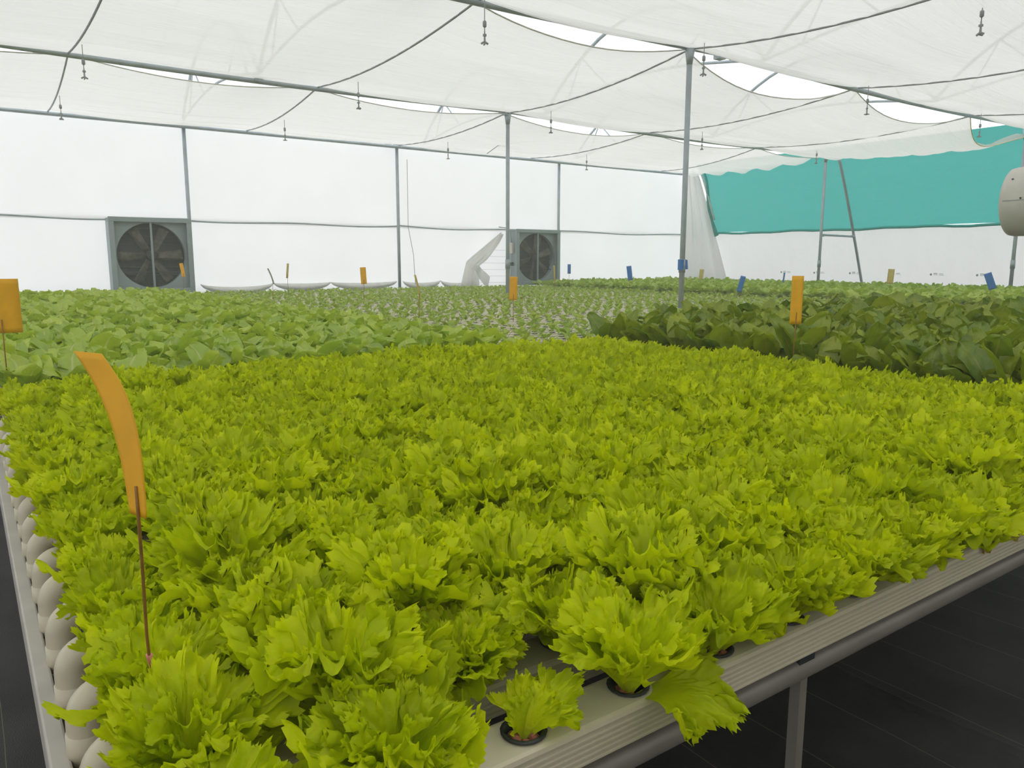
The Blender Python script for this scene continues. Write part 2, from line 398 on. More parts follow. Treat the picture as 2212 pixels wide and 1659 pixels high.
# ---------------------------------------------------------------- steel frame
BAYS = {1: 'over the lettuce bench', 2: 'over the middle beds', 3: 'next to the far wall'}
names_y = {1: 'the beam overhead near the camera', 2: 'middle', 3: 'far'}
for i, y in enumerate(BEAM_Y):
    lab = ['galvanised gutter beam at the cooling pad wall', 'galvanised gutter beam over the lettuce bench', 'galvanised gutter beam resting on the tall middle post',
           'galvanised gutter beam between the middle and the far wall', 'galvanised beam along the top of the far wall'][i]
    pts = []
    for x in np.linspace(XL, 17.45, 60):
        sag = 0.0
        if 1 <= i <= 3:
            a = ((x-8.0) % 9.2)/9.2; sag = 0.06*math.sin(PI*a)
        pts.append((x, y-0.07, ZT-0.075) if i == 4 else (x, y, ZT-sag))
    o = thing('gutter_beam', lab, 'beam', (5, y, ZT))
    mb = MB(); mb.tube(pts, 0.036, 10); mb.v = [(a-5, b_-y, c-ZT) for a, b_, c in mb.v]
    mb.build('beam_tube', M['galv'], o, True)
    for x in (XL+1, 3.7, 8.0, 12.9, 17.2):
        MB().box(x-5-0.06, x-5+0.06, -0.05, 0.05, -0.07, 0.0).build('bracket', M['galv'], o)
POSTS = [(7.42, 6.72, 0.034, 'tall galvanised post carrying a blue band beside the seedling beds'),
         (8.03, 11.4, 0.034, 'galvanised post standing in front of the smaller looking exhaust fan'),
         (17.2, 11.15, 0.034, 'galvanised post tied to a leaning hoop in front of the teal net'),
         (17.25, 6.87, 0.036, 'galvanised post behind the white drum by the right wall')]
for x, y, r, lab in POSTS:
    o = thing('support_post', lab, 'post', (x, y, 0))
    MB().tube([(0, 0, 0), (0, 0, ZT-0.02)], r, 14).build('pole', M['galv'], o, True)
    MB().tube([(0, 0, ZT-0.22), (0, 0, ZT-0.02)], [r*1.05, r*1.9], 14).build('head', M['galv'], o, True)
    MB().box(-0.12, 0.12, -0.12, 0.12, 0, 0.012).build('base_plate', M['galv'], o)
    MB().tube([(0, 0, 1.25), (0, 0, 1.42)], r*1.25, 12).build('sleeve', M['galv'], o, True)
for x, lab in ((-0.75, 'slim wall post at the far wall left of both fans'), (3.72, 'slim wall post beside the larger looking exhaust fan'), (8.22, 'slim wall post between the two fans with a cord beside it'),
               (12.88, 'slim wall post rising above the corner of the smaller looking exhaust fan')):
    o = thing('wall_post', lab, 'post', (x, YW-0.02, 0))
    MB().tube([(0, 0, 0), (0, 0, ZT)], 0.036, 12).build('pole', M['galv'], o, True)
    MB().box(-0.07, 0.07, -0.05, 0.05, ZT-0.08, ZT).build('bracket', M['galv'], o)
o = thing('pull_cord', 'thin dark cord hanging beside the wall post between the fans', 'cord', (8.45, YW-0.06, KERB_Z))
MB().tube([(0, 0, 2.9), (0.0, 0, 1.4), (0.12, 0, 0.8), (0.16, 0, 0.1)], 0.006, 6).build('line', M['wire'], o, True)
for a, b_ in zip(edges[:-1], edges[1:]):
    o = thing('wall_girt', 'horizontal galvanised tube across the middle of the far wall', 'tube', ((a+b_)/2, YW, GIRT_Z), 'girts across the far wall')
    h = (b_-a)/2
    MB().tube([(-h+2*h*t, 0.02+0.03*math.sin(t*7), 0.02*math.sin(t*9+a)-0.02*math.sin(PI*t)) for t in np.linspace(0, 1, 24)], 0.016, 8).build('tube', M['galv'], o, True)
# leaning hoops of the right wall
for k, y in enumerate((15.7, 11.15, 6.87, 2.2)):
    o = thing('side_hoop', ['leaning hoop tube in the far right corner', 'leaning hoop tube tied to the post before the teal net', 'leaning hoop tube behind the white drum', 'leaning hoop tube on the right wall beside the near gutter beam'][k], 'hoop', (18.5, y, 0))
    MB().tube([(side_x(z)-0.13-18.5, 0, z) for z in np.linspace(0, 4.0, 16)], 0.034, 12).build('tube', M['galv'], o, True)
    if k in (1, 2):
        z = ZC+0.61; MB().tube([(17.2-18.5, 0, z+0.02), (side_x(z)-0.13-18.5, 0, z)], 0.026, 10).build('tie', M['galv'], o, True)
        for xx in (17.27, side_x(z)-0.20): MB().tube([(xx-0.03-18.5, 0, z+0.01), (xx+0.04-18.5, 0, z+0.01)], 0.036, 10).build('clamp', M['galv'], o, True)
# roof arches with web struts above the nets
for i in range(1, 4):
    y0, y1 = BEAM_Y[i], BEAM_Y[i+1]
    for x in (-0.75, 3.72, 8.9, 13.4):
        o = thing('roof_arch', '%s roof arch from the right wall in the span %s' % (ORD[3-[-0.75, 3.72, 8.9, 13.4].index(x)], BAYS[i]), 'arch', (x, y0, ZT), 'roof arches')
        P = lambda t: np.array([0, (y1-y0)*t, arch_z(t)-ZT-0.05])
        MB().tube([P(t) for t in np.linspace(0.0, 1, 18)], 0.028, 8).build('arch_tube', M['galv'], o, True)
        B = lambda t: np.array([0, (y1-y0)*t, 0.05+0.25*math.sin(PI*t)])
        MB().tube([B(t) for t in np.linspace(0, 1, 10)], 0.02, 8).build('tie_tube', M['galv'], o, True)
        for a, b_ in ((0.2, 0.12), (0.2, 0.34), (0.8, 0.66), (0.8, 0.88)):
            MB().tube([P(a), B(b_)], 0.014, 6).build('strut', M['galv'], o, True)

# ---------------------------------------------------------------- net wires and ceiling nets
WIRE_X = {1: [-2.0, 1.25, 4.35, 7.5, 11.05, 14.75, 17.1], 2: [-2.0, 1.3, 4.4, 7.45, 11.08, 14.78, 17.1],
          3: [-2.0, 1.35, 4.58, 8.0, 11.5, 14.95, 17.1], 4: [-2.0, 1.5, 4.89, 8.23, 11.92, 16.6, 17.3]}
SAGW = {1: 0.17, 2: 0.13, 3: 0.11}
for bay in (1, 2, 3):
    y0, y1 = BEAM_Y[bay], BEAM_Y[bay+1]
    for j, (xa, xb) in enumerate(zip(WIRE_X[bay], WIRE_X[bay+1])):
        if j == 6 : continue
        o = thing('support_cable', '%s sagging dark cable from the right wall, carrying the net %s' % (ORD[5-j], BAYS[bay]), 'cable', (xa, y0, ZT), 'net cables %s' % BAYS[bay])
        MB().tube([((xb-xa)*t, (y1-y0)*t, -0.03-SAGW[bay]*4*t*(1-t)) for t in np.linspace(0, 1, 22)], 0.0115, 7).build('cable', M['wire'], o, True)
DROOPS = {2: {1: 0.06, 2: 0.08, 3: 0.15, 4: 0.31, 5: 0.28, 6: 0.42}, 3: {1: 0.08, 2: 0.13, 3: 0.12, 4: 0.16, 5: 0.12, 6: 0.10}}
DROOP = {0: 0.15, 1: 0.25, 2: 0.27, 3: 0.13}
NET_LAB = {0: 'white shade net hung overhead behind the camera', 1: 'white shade net sagging overhead above the lettuce bench', 2: 'white shade net with yellowish hem sagging over the middle beds', 3: 'white shade net stretched from the far beam to the far wall'}
nrnd = np.random.RandomState(3)
ph = nrnd.rand(40)*6.28
for bay in (0, 1, 2, 3):
    y0, y1 = BEAM_Y[bay], BEAM_Y[bay+1]
    wa = [XL+0.2] + WIRE_X[max(1, bay)]; wbx = [XL+0.2] + WIRE_X[bay+1]
    wa[-1] = wbx[-1] = 17.25 if bay != 3 else 17.4
    nseg = len(wa)-1
    sg = SAGW.get(bay, 0.15); dr = DROOP[bay]
    o = thing('shade_net', NET_LAB[bay], 'shade net', (5, y0, ZT))
    SUB = 16
    def fn(u, v):
        q = u*nseg; i = min(int(q), nseg-1); t = q-i
        retreat = 0.06 + 0.7*DROOPS.get(bay, {}).get(i, 0.2)*math.sin(PI*t)          # the curtain does not reach the beam between cables
        vv = v
        yv = (retreat + (y1-y0-retreat-(0.13 if bay == 3 else 0.02))*vv)/(y1-y0)
        xa = wa[i]+(wa[i+1]-wa[i])*t; xb = wbx[i]+(wbx[i+1]-wbx[i])*t
        x = xa+(xb-xa)*yv
        d = DROOPS.get(bay, {}).get(i, dr)
        cross = 4*t*(1-t)
        hang = d*cross*(1-0.80*yv**0.8)
        z = -0.02 - sg*4*yv*(1-yv) - hang
        yy = yv*(y1-y0)
        z += 0.020*math.sin(yy*7.0+ph[i]+1.1*math.sin(x*0.8+ph[i+9]))*math.sin(PI*min(1, t*1.0))**0.5 + 0.010*math.sin(yy*17+ph[i+18]+0.8*math.sin(x*1.1))
        if i == nseg-1:
            z -= 0.10*max(0, t-0.75)/0.25*(0.7+0.5*math.sin(yy*7.5+bay))
        return (x-5, yy, z)
    MB().grid(fn, nseg*SUB, 40).build('net', M['net'], o, True)
    if bay:
        for i in range(1, nseg):
            pts = [fn((i+t)/nseg, 0.0) for t in np.linspace(0.01, 0.99, 14)]
            MB().tube([(a, b_, c+0.004) for a, b_, c in pts], 0.008, 6).build('hem', M['hem'] if (bay == 2 and i == nseg-1) else M['hem_pale'], o, True)
# loose cords lying on the nets
for k, (px, bay_y, lab) in enumerate((([(385, 0), (372, 30), (360, 60), (355, 88)], 10.2, 'thin loose cord hanging from the shade net over the middle beds'),
                                      ([(1052, 332), (1075, 315), (1120, 308), (1160, 305), (1180, 290), (1195, 281)], 13.5, 'frayed cord trailing along the shade net next to the far wall'))):
    pts = [at_y(a, b_, bay_y+0.15*i*(1 if k else -1)) for i, (a, b_) in enumerate(px)]
    o = thing('loose_cord', lab, 'cord', tuple(pts[0]))
    MB().tube([p_-pts[0] for p_ in pts], 0.007, 6).build('cord', M['wire'], o, True)

# ---------------------------------------------------------------- exhaust fans
def make_fan(x0, x1, z0, z1, lab, rot):
    w, h = x1-x0, z1-z0; cx, cz = w/2, h/2; D = 0.42; yf = YW-D
    o = thing('exhaust_fan', lab, 'fan', (x0, yf, z0))
    t = 0.035
    mb = MB(); mb.box(0, w, 0, D, 0, t); mb.box(0, w, 0, D, h-t, h); mb.box(0, t, 0, D, t, h-t); mb.box(w-t, w, 0, D, t, h-t)
    bevel(mb.build('housing', M['fan_box'], o), 0.006)
    mb = MB(); e = 0.075
    mb.box(-0.015, w+0.015, -0.02, 0.0, h-e, h+0.01); mb.box(-0.015, w+0.015, -0.02, 0, -0.01, e); mb.box(-0.015, e, -0.02, 0, e, h-e); mb.box(w-e, w+0.015, -0.02, 0, e, h-e)
    bevel(mb.build('front_frame', M['fan_box'], o), 0.006)
    # square plate with a round opening
    R = min(w, h)/2-0.085; n = 48; v = []; f = []
    for j in range(n):
        a = 2*PI*j/n; c, s = math.cos(a), math.sin(a); k = 1/max(abs(c), abs(s))
        v += [(cx+R*c, 0.10, cz+R*s), (cx+(w/2-t)*c*k, 0.10, cz+(h/2-t)*s*k), (cx+R*c, 0.22, cz+R*s)]
    for j in range(n):
        a, b_ = 3*j, 3*((j+1) % n); f += [(a, a+1, b_+1, b_), (a, b_, b_+2, a+2)]
    MB().add(v, f).build('cowl', M['fan_box'], o)
    ns = 9; sh = (h-2*t)/ns
    for k in range(ns):
        z = t+k*sh
        MB().add([(t, D-0.06, z), (w-t, D-0.06, z), (w-t, D-0.015, z+sh*1.06), (t, D-0.015, z+sh*1.06), (t, D-0.07, z), (w-t, D-0.07, z), (w-t, D-0.07, z+0.012), (t, D-0.07, z+0.012)],
                 [(0, 1, 2, 3), (4, 5, 6, 7), (0, 1, 5, 4)]).build('shutter_slat', M['fan_dark'], o)
        if k: MB().box(t+0.02, w-t-0.02, D-0.085, D-0.07, z-0.006, z+0.006).build('slat_edge', M['blade'], o)
    mb = MB(); mb.tube([(cx, 0.10, cz), (cx, 0.26, cz)], 0.085, 18); mb.build('hub', M['fan_dark'], o, True)
    for k in range(6):
        a = rot+k*PI/3; ca, sa = math.cos(a), math.sin(a)
        def bl(u, v):
            r = 0.10+(R-0.14)*u; wd = (0.13+0.07*u)*(v-0.5); tw = 0.65-0.30*u
            return (cx+r*ca-wd*math.cos(tw)*sa, 0.18+wd*math.sin(tw), cz+r*sa+wd*math.cos(tw)*ca)
        ob = MB().grid(bl, 8, 4).build('blade', M['blade'], o, True)
        sd = ob.modifiers.new('thick', 'SOLIDIFY'); sd.thickness = 0.004
    MB().box(cx-0.018, cx+0.018, 0.02, 0.05, t, h-t).build('guard_bar', M['fan_box'], o)
    MB().box(t, w-t, 0.12, 0.15, 0.27*h, 0.27*h+0.02).build('belt_guard', M['fan_dark'], o)
    MB().box(cx+0.12, cx+0.36, 0.24, 0.36, 0.06, 0.26).build('motor', M['fan_dark'], o)
    return o
make_fan(2.26, 3.64, ZC-0.60, ZC+0.755, 'large grey exhaust fan beside the slim post, standing behind the leafy greens', 2.15)
f2 = make_fan(11.25, 12.60, ZC-0.60, ZC+0.755, 'grey exhaust fan with switch box, behind the post and the seedlings', 2.42)
sw = thing('switch_box', 'small white electrical switch box on the side of the fan', 'switch box', (11.19, YW-0.24, ZC+0.17))
bevel(MB().box(0, 0.06, -0.06, 0.06, 0, 0.26).build('case', M['white_paint'], sw), 0.008)
MB().tube([(0.03, 0, 0.25), (0.0, 0.0, 0.48), (-0.02, 0.1, 0.62), (-0.25, 0.15, 0.64)], 0.012, 7).build('conduit', M['wire'], sw, True)
MB().tube([(0.03, 0, 0.0), (0.03, 0.02, -0.5), (0.02, 0.06, -0.72)], 0.009, 7).build('conduit', M['wire'], sw, True)
MB().box(0.0, 0.06, -0.035, 0.035, -0.30, -0.22).build('latch', M['fan_dark'], sw)

# ---------------------------------------------------------------- white circulation drum at the right edge
dr = thing('circulation_fan', 'white cylindrical fan drum hanging near the right wall', 'fan', (7.80, 2.78, ZC+0.525))
R = 0.302
prof = [(0.30, -0.36), (0.302, -0.34), (0.302, 0.34), (0.296, 0.372), (0.28, 0.38), (0.265, 0.372), (0.26, 0.30), (0.26, -0.34)]
mb = MB().lathe(prof, 40); mb.v = [(a, c, b_) for a, b_, c in mb.v]
mb.build('drum', M['white_paint'], dr, True)
mb = MB().lathe([(0.0, 0.28), (0.26, 0.28)], 32); mb.v = [(a, c, b_) for a, b_, c in mb.v]; mb.build('grille', M['fan_ring'], dr)
MB().box(-0.3045, -0.300, -0.34, 0.34, -0.006, 0.002).build('seam', M['grey_hem'], dr)
for yy in (-0.2, 0.2):
    MB().tube([(0, yy, 0.30), (0, yy, ZT-ZC-0.525-0.15)], 0.005, 6).build('hanger', M['wire'], dr)
for (a, z) in ((2.5, 0.30), (3.0, -0.31), (3.1, 0.2)):
    MB().tube([(0.303*math.cos(a), z, 0.303*math.sin(a)), (0.306*math.cos(a), z, 0.306*math.sin(a))], 0.009, 8).build('rivet', M['cup'], dr)

# ---------------------------------------------------------------- hanging misting nozzles
NZ = [(1.35, 10.6), (1.45, 13.9), (4.9, 13.9), (4.75, 10.4), (4.4, 6.65), (8.15, 10.45), (8.5, 14.3), (12.1, 14.1), (7.25, 6.35), (11.7, 10.3), (10.85, 6.5), (7.95, 3.65), (14.35, 6.5), (15.3, 10.2)]
PXN = [(183, 170), (133, 258), (616, 303), (775, 235), (1047, 95), (1190, 287), (968, 343), (1267, 367), (1519, 163), (1516, 323), (1872, 247), (2117, 75), (2115, 296), (1763, 353)]
n0 = None
for i, (px, py) in enumerate(PXN):
    P0 = at_z(px, py, ZC+2.08)
    o = thing('misting_nozzle', 'grey misting nozzle hanging on a thin tube below the shade nets', 'nozzle', tuple(P0), 'hanging misting nozzles')
    if n0 is None:
        a = MB().tube([(0, 0, 0.05), (0, 0, 0.53)], 0.0045, 6).mesh('supply_tube', M['nozzle'], True)
        b_ = MB().tube([(0, 0, 0.15), (0, 0, 0.16), (0, 0, 0.205), (0, 0, 0.215)], [0.008, 0.019, 0.019, 0.008], 8).mesh('weight', M['nozzle'], True)
        c = MB().tube([(0, 0, 0.02), (0, 0, 0.12)], [0.011, 0.006], 6); c.tube([(-0.035, 0, 0.0), (-0.012, 0, 0.014), (0.012, 0, 0.014), (0.035, 0, 0.0)], 0.010, 6); c.tube([(0, -0.035, 0), (0, 0.035, 0)], 0.008, 6)
        c.box(-0.016, 0.016, -0.012, 0.012, 0.07, 0.09)
        n0 = (a, b_, c.mesh('spray_head', M['nozzle']))
    for nm, me in zip(('supply_tube', 'weight', 'spray_head'), n0): obj(nm, me, o, rot=(0, 0, i*0.7))

# ---------------------------------------------------------------- growing benches
ZB = ZC - 0.65                    # top of the growing channels
ROW = 0.17; STEP = 0.20
X0L = 0.183; Y0L = 0.788
HOLE_R = 0.0265
CW, CH = 0.088, 0.060             # channel width and height
def channel_mesh(name, x0, nhole, first, step, x_end, half):
    """hollow growing channel along X with a row of round holes in its top"""
    mb = MB(); n = 16
    r = 0.008
    def strip(a, b_):
        mb.add([(a, -CW/2+r, 0), (b_, -CW/2+r, 0), (b_, CW/2-r, 0), (a, CW/2-r, 0)], [(0, 1, 2, 3)])
    last = x0
    hw = CW/2-r
    for i in range(nhole):
        c = first+i*step; a, b_ = c-hw, c+hw
        strip(last, a)
        v = []
        for j in range(n):
            an = 2*PI*j/n+PI/4; cc, ss = math.cos(an), math.sin(an); k = 1/max(abs(cc), abs(ss))
            v += [(c+HOLE_R*cc, HOLE_R*ss, 0), (c+hw*cc*k, hw*ss*k, 0), (c+HOLE_R*cc, HOLE_R*ss, -0.004)]
        f = []
        for j in range(n):
            p_, q = 3*j, 3*((j+1) % n); f += [(p_, p_+1, q+1, q), (p_, q, q+2, p_+2)]
        mb.add(v, f); last = b_
    strip(last, x_end)
    # ribbed sides and floor, swept along X
    pr = [(-hw, 0), (-CW/2+0.002, -0.002), (-CW/2, -0.008)]
    for k in range(5):
        z = -0.014-k*0.009
        pr += [(-CW/2+0.0007, z+0.001), (-CW/2+0.0007, z-0.002), (-CW/2, z-0.004), (-CW/2, z-0.007)]
    pr += [(-CW/2+0.004, -CH)]
    full = pr + [(-y, z) for y, z in pr[::-1]]
    v = [(x, y, z) for x in (x0, x_end) for y, z in full]; k = len(full)
    mb.add(v, [(i, i+1, k+i+1, k+i) for i in range(k-1)] + [tuple(range(k)), tuple(range(2*k-1, k-1, -1))])
    return mb.mesh(name, M['pvc'])

def elbow_mesh():
    pts = [(0.150, 0, -0.030), (0.128, 0, -0.030)]
    for t in np.linspace(0, 1, 9):
        an = t*PI/2; pts.append((0.128-0.030*math.sin(an), 0, -0.060+0.030*math.cos(an)))
    pts += [(0.098, 0, -0.10), (0.098, 0, -0.135)]
    mb = MB().tube(pts, 0.0275, 16); me = mb.mesh('elbow', M['pvc'], True); return me
ELB = elbow_mesh()
COLLAR = MB().tube([(0.098, 0, -0.085), (0.098, 0, -0.13)], 0.0295, 16).mesh('collar', M['pvc'], True)
CAP = MB().box(0.142, 0.149, -CW/2-0.002, CW/2+0.002, -CH-0.002, 0.002).mesh('end_cap', M['pvc'])
NR1 = 19
ch1 = channel_mesh('channel_body', 0.146, 37, X0L, STEP, 7.62, 0)
for k in range(NR1):
    o = thing('growing_channel', 'long white ribbed growing channel at the open front edge of the lettuce bench' if k == 0 else 'white ribbed growing channel under the lettuce, %s from the open bench edge' % ORD[k], 'channel', (0, Y0L+k*ROW, ZB), None if k == 0 else 'lettuce bench channels')
    obj('channel_body', ch1, o); obj('end_cap', CAP, o)
    e = obj('elbow', ELB, o); obj('collar', COLLAR, e)
# drain trough along the left end of the bench
o = thing('drain_trough', 'long pale grey drain trough under the pipe elbows at the bench end', 'trough', (0, 0, ZB-0.12))
mb = MB(); y0, y1 = 0.45, Y0L+NR1*ROW
mb.box(0.044, 0.074, y0, y1, -0.09, 0.0); mb.box(0.074, 0.082, y0, y1, -0.09, -0.035); mb.box(0.082, 0.140, y0, y1, -0.09, -0.006)
bevel(mb.build('trough_body', M['pvc_old'], o), 0.004)
# bench frame
o = thing('bench_frame', 'grey tube frame carrying the lettuce channels', 'bench frame', (0, 0, 0))
zr = ZB-0.116
for nm, yy in (('front_rail', 0.790), ('back_rail', 3.78)):
    MB().tube([(0.14, yy, zr), (7.6, yy, zr)], 0.0225, 14).build(nm, M['rail'], o, True)
for x in (0.3, 1.24, 2.85, 4.45, 6.05, 7.5):
    MB().tube([(x, 0.79, zr+0.0385), (x, 3.87, zr+0.0385)], 0.0165, 10).build('crossbar', M['rail'], o, True)
    for yy in (0.790, 2.3, 3.78):
        MB().box(x-0.011, x+0.011, yy-0.011, yy+0.011, 0, zr).build('leg', M['rail'], o)
    MB().box(x-0.024, x+0.024, 0.775, 0.805, zr+0.0, zr+0.045).build('bracket', M['fan_dark'], o)

# beds beyond: seedlings, leafy greens
Y0S = 4.62; NR2 = 64
SHIFT = [random.Random(90+k).uniform(0, 0.2) for k in range(NR2)]
ch2 = channel_mesh('channel_body', 0.10, 56, 0.20, STEP, 11.35, 0)
ch3 = channel_mesh('channel_body', 11.6, 26, 11.70, STEP, 16.9, 0)
for k in range(NR2):
    o = thing('growing_channel', ('white seedling bed channel, %s behind the first round-leaved greens' % ORD[k]) if k < 20 else 'white growing channel in the far rows of small seedlings', 'channel', (SHIFT[k], Y0S+k*ROW, ZB), 'seedling bed channels')
    obj('channel_body', ch2, o)
for k in range(76):
    o = thing('growing_channel', 'white growing channel under the greens by the right wall', 'channel', (0, 2.6+k*ROW, ZB), 'channels by the right wall')
    obj('channel_body', ch3, o)
for (xa, xb, ya, yb, lab) in ((0.2, 11.3, 4.7, 15.4, 'grey tube frame under the seedling bed'), (11.7, 16.8, 2.7, 15.3, 'grey tube frame under the bed by the right wall')):
    o = thing('bench_frame', lab, 'bench frame', (0, 0, 0))
    for x in np.arange(xa, xb+0.1, 1.85):
        MB().tube([(x, ya-0.15, ZB-CH-0.02), (x, yb+0.15, ZB-CH-0.02)], 0.022, 8).build('crossbar', M['rail'], o, True)
        for yy in np.arange(ya, yb, 2.6): MB().box(x-0.019, x+0.019, yy-0.019, yy+0.019, 0, ZB-CH-0.02).build('leg', M['rail'], o)

# ---------------------------------------------------------------- leaves
def add_along(me, vals):
    at = me.attributes.new('along', 'FLOAT', 'POINT'); at.data.foreach_set('value', np.asarray(vals, np.float32))

def frilly_leaf(seed, a0, a1, Ln, spread, nr=16, ntt=180, ruf=1.0):
    r = np.random.RandomState(seed); p = r.rand(12)*6.28
    k1, k2, k3 = 1.4+r.rand()*0.8, 5.5+r.rand()*2, (17+r.rand()*5)*min(1, ntt/150)
    S, A = np.meshgrid(np.linspace(0, 1, nr+1)**0.66, np.linspace(-1, 1, ntt+1), indexing='ij')
    th = A*spread*(0.26+0.74*np.clip(S*1.25, 0, 1)**0.9)
    lobes = 1+0.06*np.sin(A*5.3+p[0])+0.04*np.sin(A*9.1+p[1])
    jag = np.repeat(r.rand(ntt//2+1), 2)[:ntt+1]
    alt = np.where(np.arange(ntt+1) % 2 == 0, 1.0, -0.6)*(0.4+jag)
    tooth = 1+np.clip((S-0.92)/0.08, 0, 1)*0.026*alt[None, :]
    Rr = Ln*S*lobes*tooth*(1-0.07*A*A)
    e = np.clip((S-0.30)/0.70, 0, 1); e2 = np.clip((S-0.55)/0.45, 0, 1)
    w3 = 0.7+0.5*np.sin(A*7+p[8])
    wob = 1.3*np.sin(4.3*S+p[10])+0.9*np.sin(A*6+7*S+p[11])
    cr = np.zeros_like(S)
    for n_ in range(9):
        fa, fs, q0 = r.uniform(5, 20), r.uniform(4, 18)*r.choice([-1, 1]), r.rand()*6.28
        cr += np.sin(fa*A*PI+fs*S*1.6+q0)
    cr /= 3.0
    ruff = Ln*ruf*(0.10*e**1.3*np.sin(k1*A*PI+p[4])+0.062*e2**1.1*np.sin(k2*A*PI+p[5]+1.5*S+wob)+0.052*w3*e2**1.5*np.sin(k3*A*PI+p[6]+wob*2)+0.034*e2**0.9*cr+0.008*e*cr)
    tang = Ln*ruf*(0.050*e2**1.3*np.cos(k2*A*PI+p[5]+1.5*S+wob)+0.030*w3*e2**1.5*np.cos(k3*A*PI+p[6]+wob*2+0.6))
    curl = 0.10*e2**2*Ln*np.sin(k3*A*PI+p[9])*0.6
    lf = Rr*np.cos(th)-np.abs(curl)*0.5; lat = Rr*np.sin(th)+tang+Ln*0.05*A*(1-S)*np.clip(S*8, 0.5, 1)
    q = np.clip(lf/Ln, 0, 1.2)
    # bend the midline: leaning a0 at the base to a1 at the tip (from vertical)
    tt = np.linspace(0, 1.25, 60); ang = a0+(a1-a0)*np.clip(tt, 0, 1.15)**1.4
    cxs = np.concatenate([[0], np.cumsum(np.sin(ang[:-1])*np.diff(tt))])*Ln; czs = np.concatenate([[0], np.cumsum(np.cos(ang[:-1])*np.diff(tt))])*Ln
    an = np.interp(q, tt, ang)
    nx, nz = -np.cos(an), np.sin(an)
    cup = 0.8*lat*lat/Ln*(1-0.5*S)
    h = ruff+cup
    X = np.interp(q, tt, cxs)+nx*h; Z = np.interp(q, tt, czs)+nz*h; Y = lat
    V = np.stack([X+0.006, Y, Z], -1).reshape(-1, 3)
    w = ntt+1
    fc = [(i*w+j, i*w+j+1, (i+1)*w+j+1, (i+1)*w+j) for i in range(nr) for j in range(ntt)]
    return V, fc, S.reshape(-1)
def oval_leaf(seed, a0, a1, Ln, wid, stalk=0.35, nr=14, ntt=10, wave=1.0, crink=1.0, round_=0.5):
    r = np.random.RandomState(seed); p = r.rand(12)*6.28
    S, A = np.meshgrid(np.linspace(0, 1, nr+1), np.linspace(-1, 1, ntt+1), indexing='ij')
    t = np.clip((S-stalk)/(1-stalk), 0, 1)
    prof = np.where(S < stalk, 0.055, 0.055+(1-0.055)*np.sin(PI*np.clip(t, 0, 1)**0.72)**round_)
    prof = np.where(S >= 0.999, 0.03, prof)
    lat = A*wid/2*prof
    e = np.abs(A)*t
    h = wid*wave*(0.10*e**1.5*np.sin(7*S+p[0]+A*2)+0.05*e**2*np.sin(17*S+p[1]+A*5))+wid*crink*0.03*t*np.sin(22*S+p[2])*np.cos(6*A+p[3])
    h = h+0.45*lat*lat/wid+wid*0.05*A*np.sin(p[4])
    tt = np.linspace(0, 1, 50); ang = a0+(a1-a0)*tt**1.6
    cxs = np.concatenate([[0], np.cumsum(np.sin(ang[:-1])*np.diff(tt))])*Ln; czs = np.concatenate([[0], np.cumsum(np.cos(ang[:-1])*np.diff(tt))])*Ln
    an = np.interp(S, tt, ang)
    X = np.interp(S, tt, cxs)-np.cos(an)*h; Z = np.interp(S, tt, czs)+np.sin(an)*h
    V = np.stack([X+0.004, lat+0.012*np.sin(p[5])*S, Z], -1).reshape(-1, 3); w = ntt+1
    fc = [(i*w+j, i*w+j+1, (i+1)*w+j+1, (i+1)*w+j) for i in range(nr) for j in range(ntt)]
    al = np.clip(np.where(S < stalk, 0, 0.12+np.abs(A)*1.6), 0, 1)
    return V, fc, al.reshape(-1)
def leaf_mesh(name, data, mat):
    V, fc, al = data
    me = bpy.data.meshes.new(name); me.from_pydata(V.tolist(), [], fc); me.update()
    me.polygons.foreach_set('use_smooth', [True]*len(me.polygons)); me.materials.append(mat); add_along(me, al)
    return me
def merge_leaves(datas):
    """datas: list of (V, fc, al, azimuth, scale, origin) -> one array set"""
    Vs, Fs, As, o = [], [], [], 0
    for V, fc, al, az, sc, org in datas:
        c, s = math.cos(az), math.sin(az)
        W = np.stack([V[:, 0]*c-V[:, 1]*s, V[:, 0]*s+V[:, 1]*c, V[:, 2]], -1)*sc+np.asarray(org)
        Vs.append(W); Fs.append(np.asarray(fc)+o); As.append(al); o += len(V)
    return np.concatenate(Vs), np.concatenate(Fs), np.concatenate(As)
def array_mesh(name, V, Fq, al, mat):
    me = bpy.data.meshes.new(name)
    me.vertices.add(len(V)); me.vertices.foreach_set('co', np.asarray(V, np.float32).ravel())
    nf = len(Fq); me.loops.add(nf*4); me.loops.foreach_set('vertex_index', np.asarray(Fq, np.int32).ravel())
    me.polygons.add(nf); me.polygons.foreach_set('loop_start', np.arange(nf, dtype=np.int32)*4)
    me.polygons.foreach_set('use_smooth', np.ones(nf, bool))
    me.update(calc_edges=True); me.materials.append(mat); add_along(me, al)
    return me

D2 = math.radians
LET_IN = [leaf_mesh('leaf', frilly_leaf(10+i, D2(2+4*i), D2(26+8*i), 0.150+0.006*i, D2(52)), M['lettuce']) for i in range(4)]
LET_MID = [leaf_mesh('leaf', frilly_leaf(20+i, D2(10+3*i), D2(56+6*i), 0.172+0.005*(i % 3), D2(50+2*i)), M['lettuce']) for i in range(6)]
LET_OUT = [leaf_mesh('leaf', frilly_leaf(40+i, D2(24+4*i), D2(88+7*i), 0.150+0.005*i, D2(46+2*i)), M['lettuce']) for i in range(5)]
LET_OLD = leaf_mesh('leaf', frilly_leaf(60, D2(60), D2(115), 0.13, D2(36)), M['lettuce_old'])
CUP = MB().lathe([(0.033, 0.0025), (0.0335, 0.0045), (0.026, 0.0045), (0.0245, -0.004), (0.020, -0.045), (0.0, -0.046)], 18).mesh('net_cup', M['cup'], True)
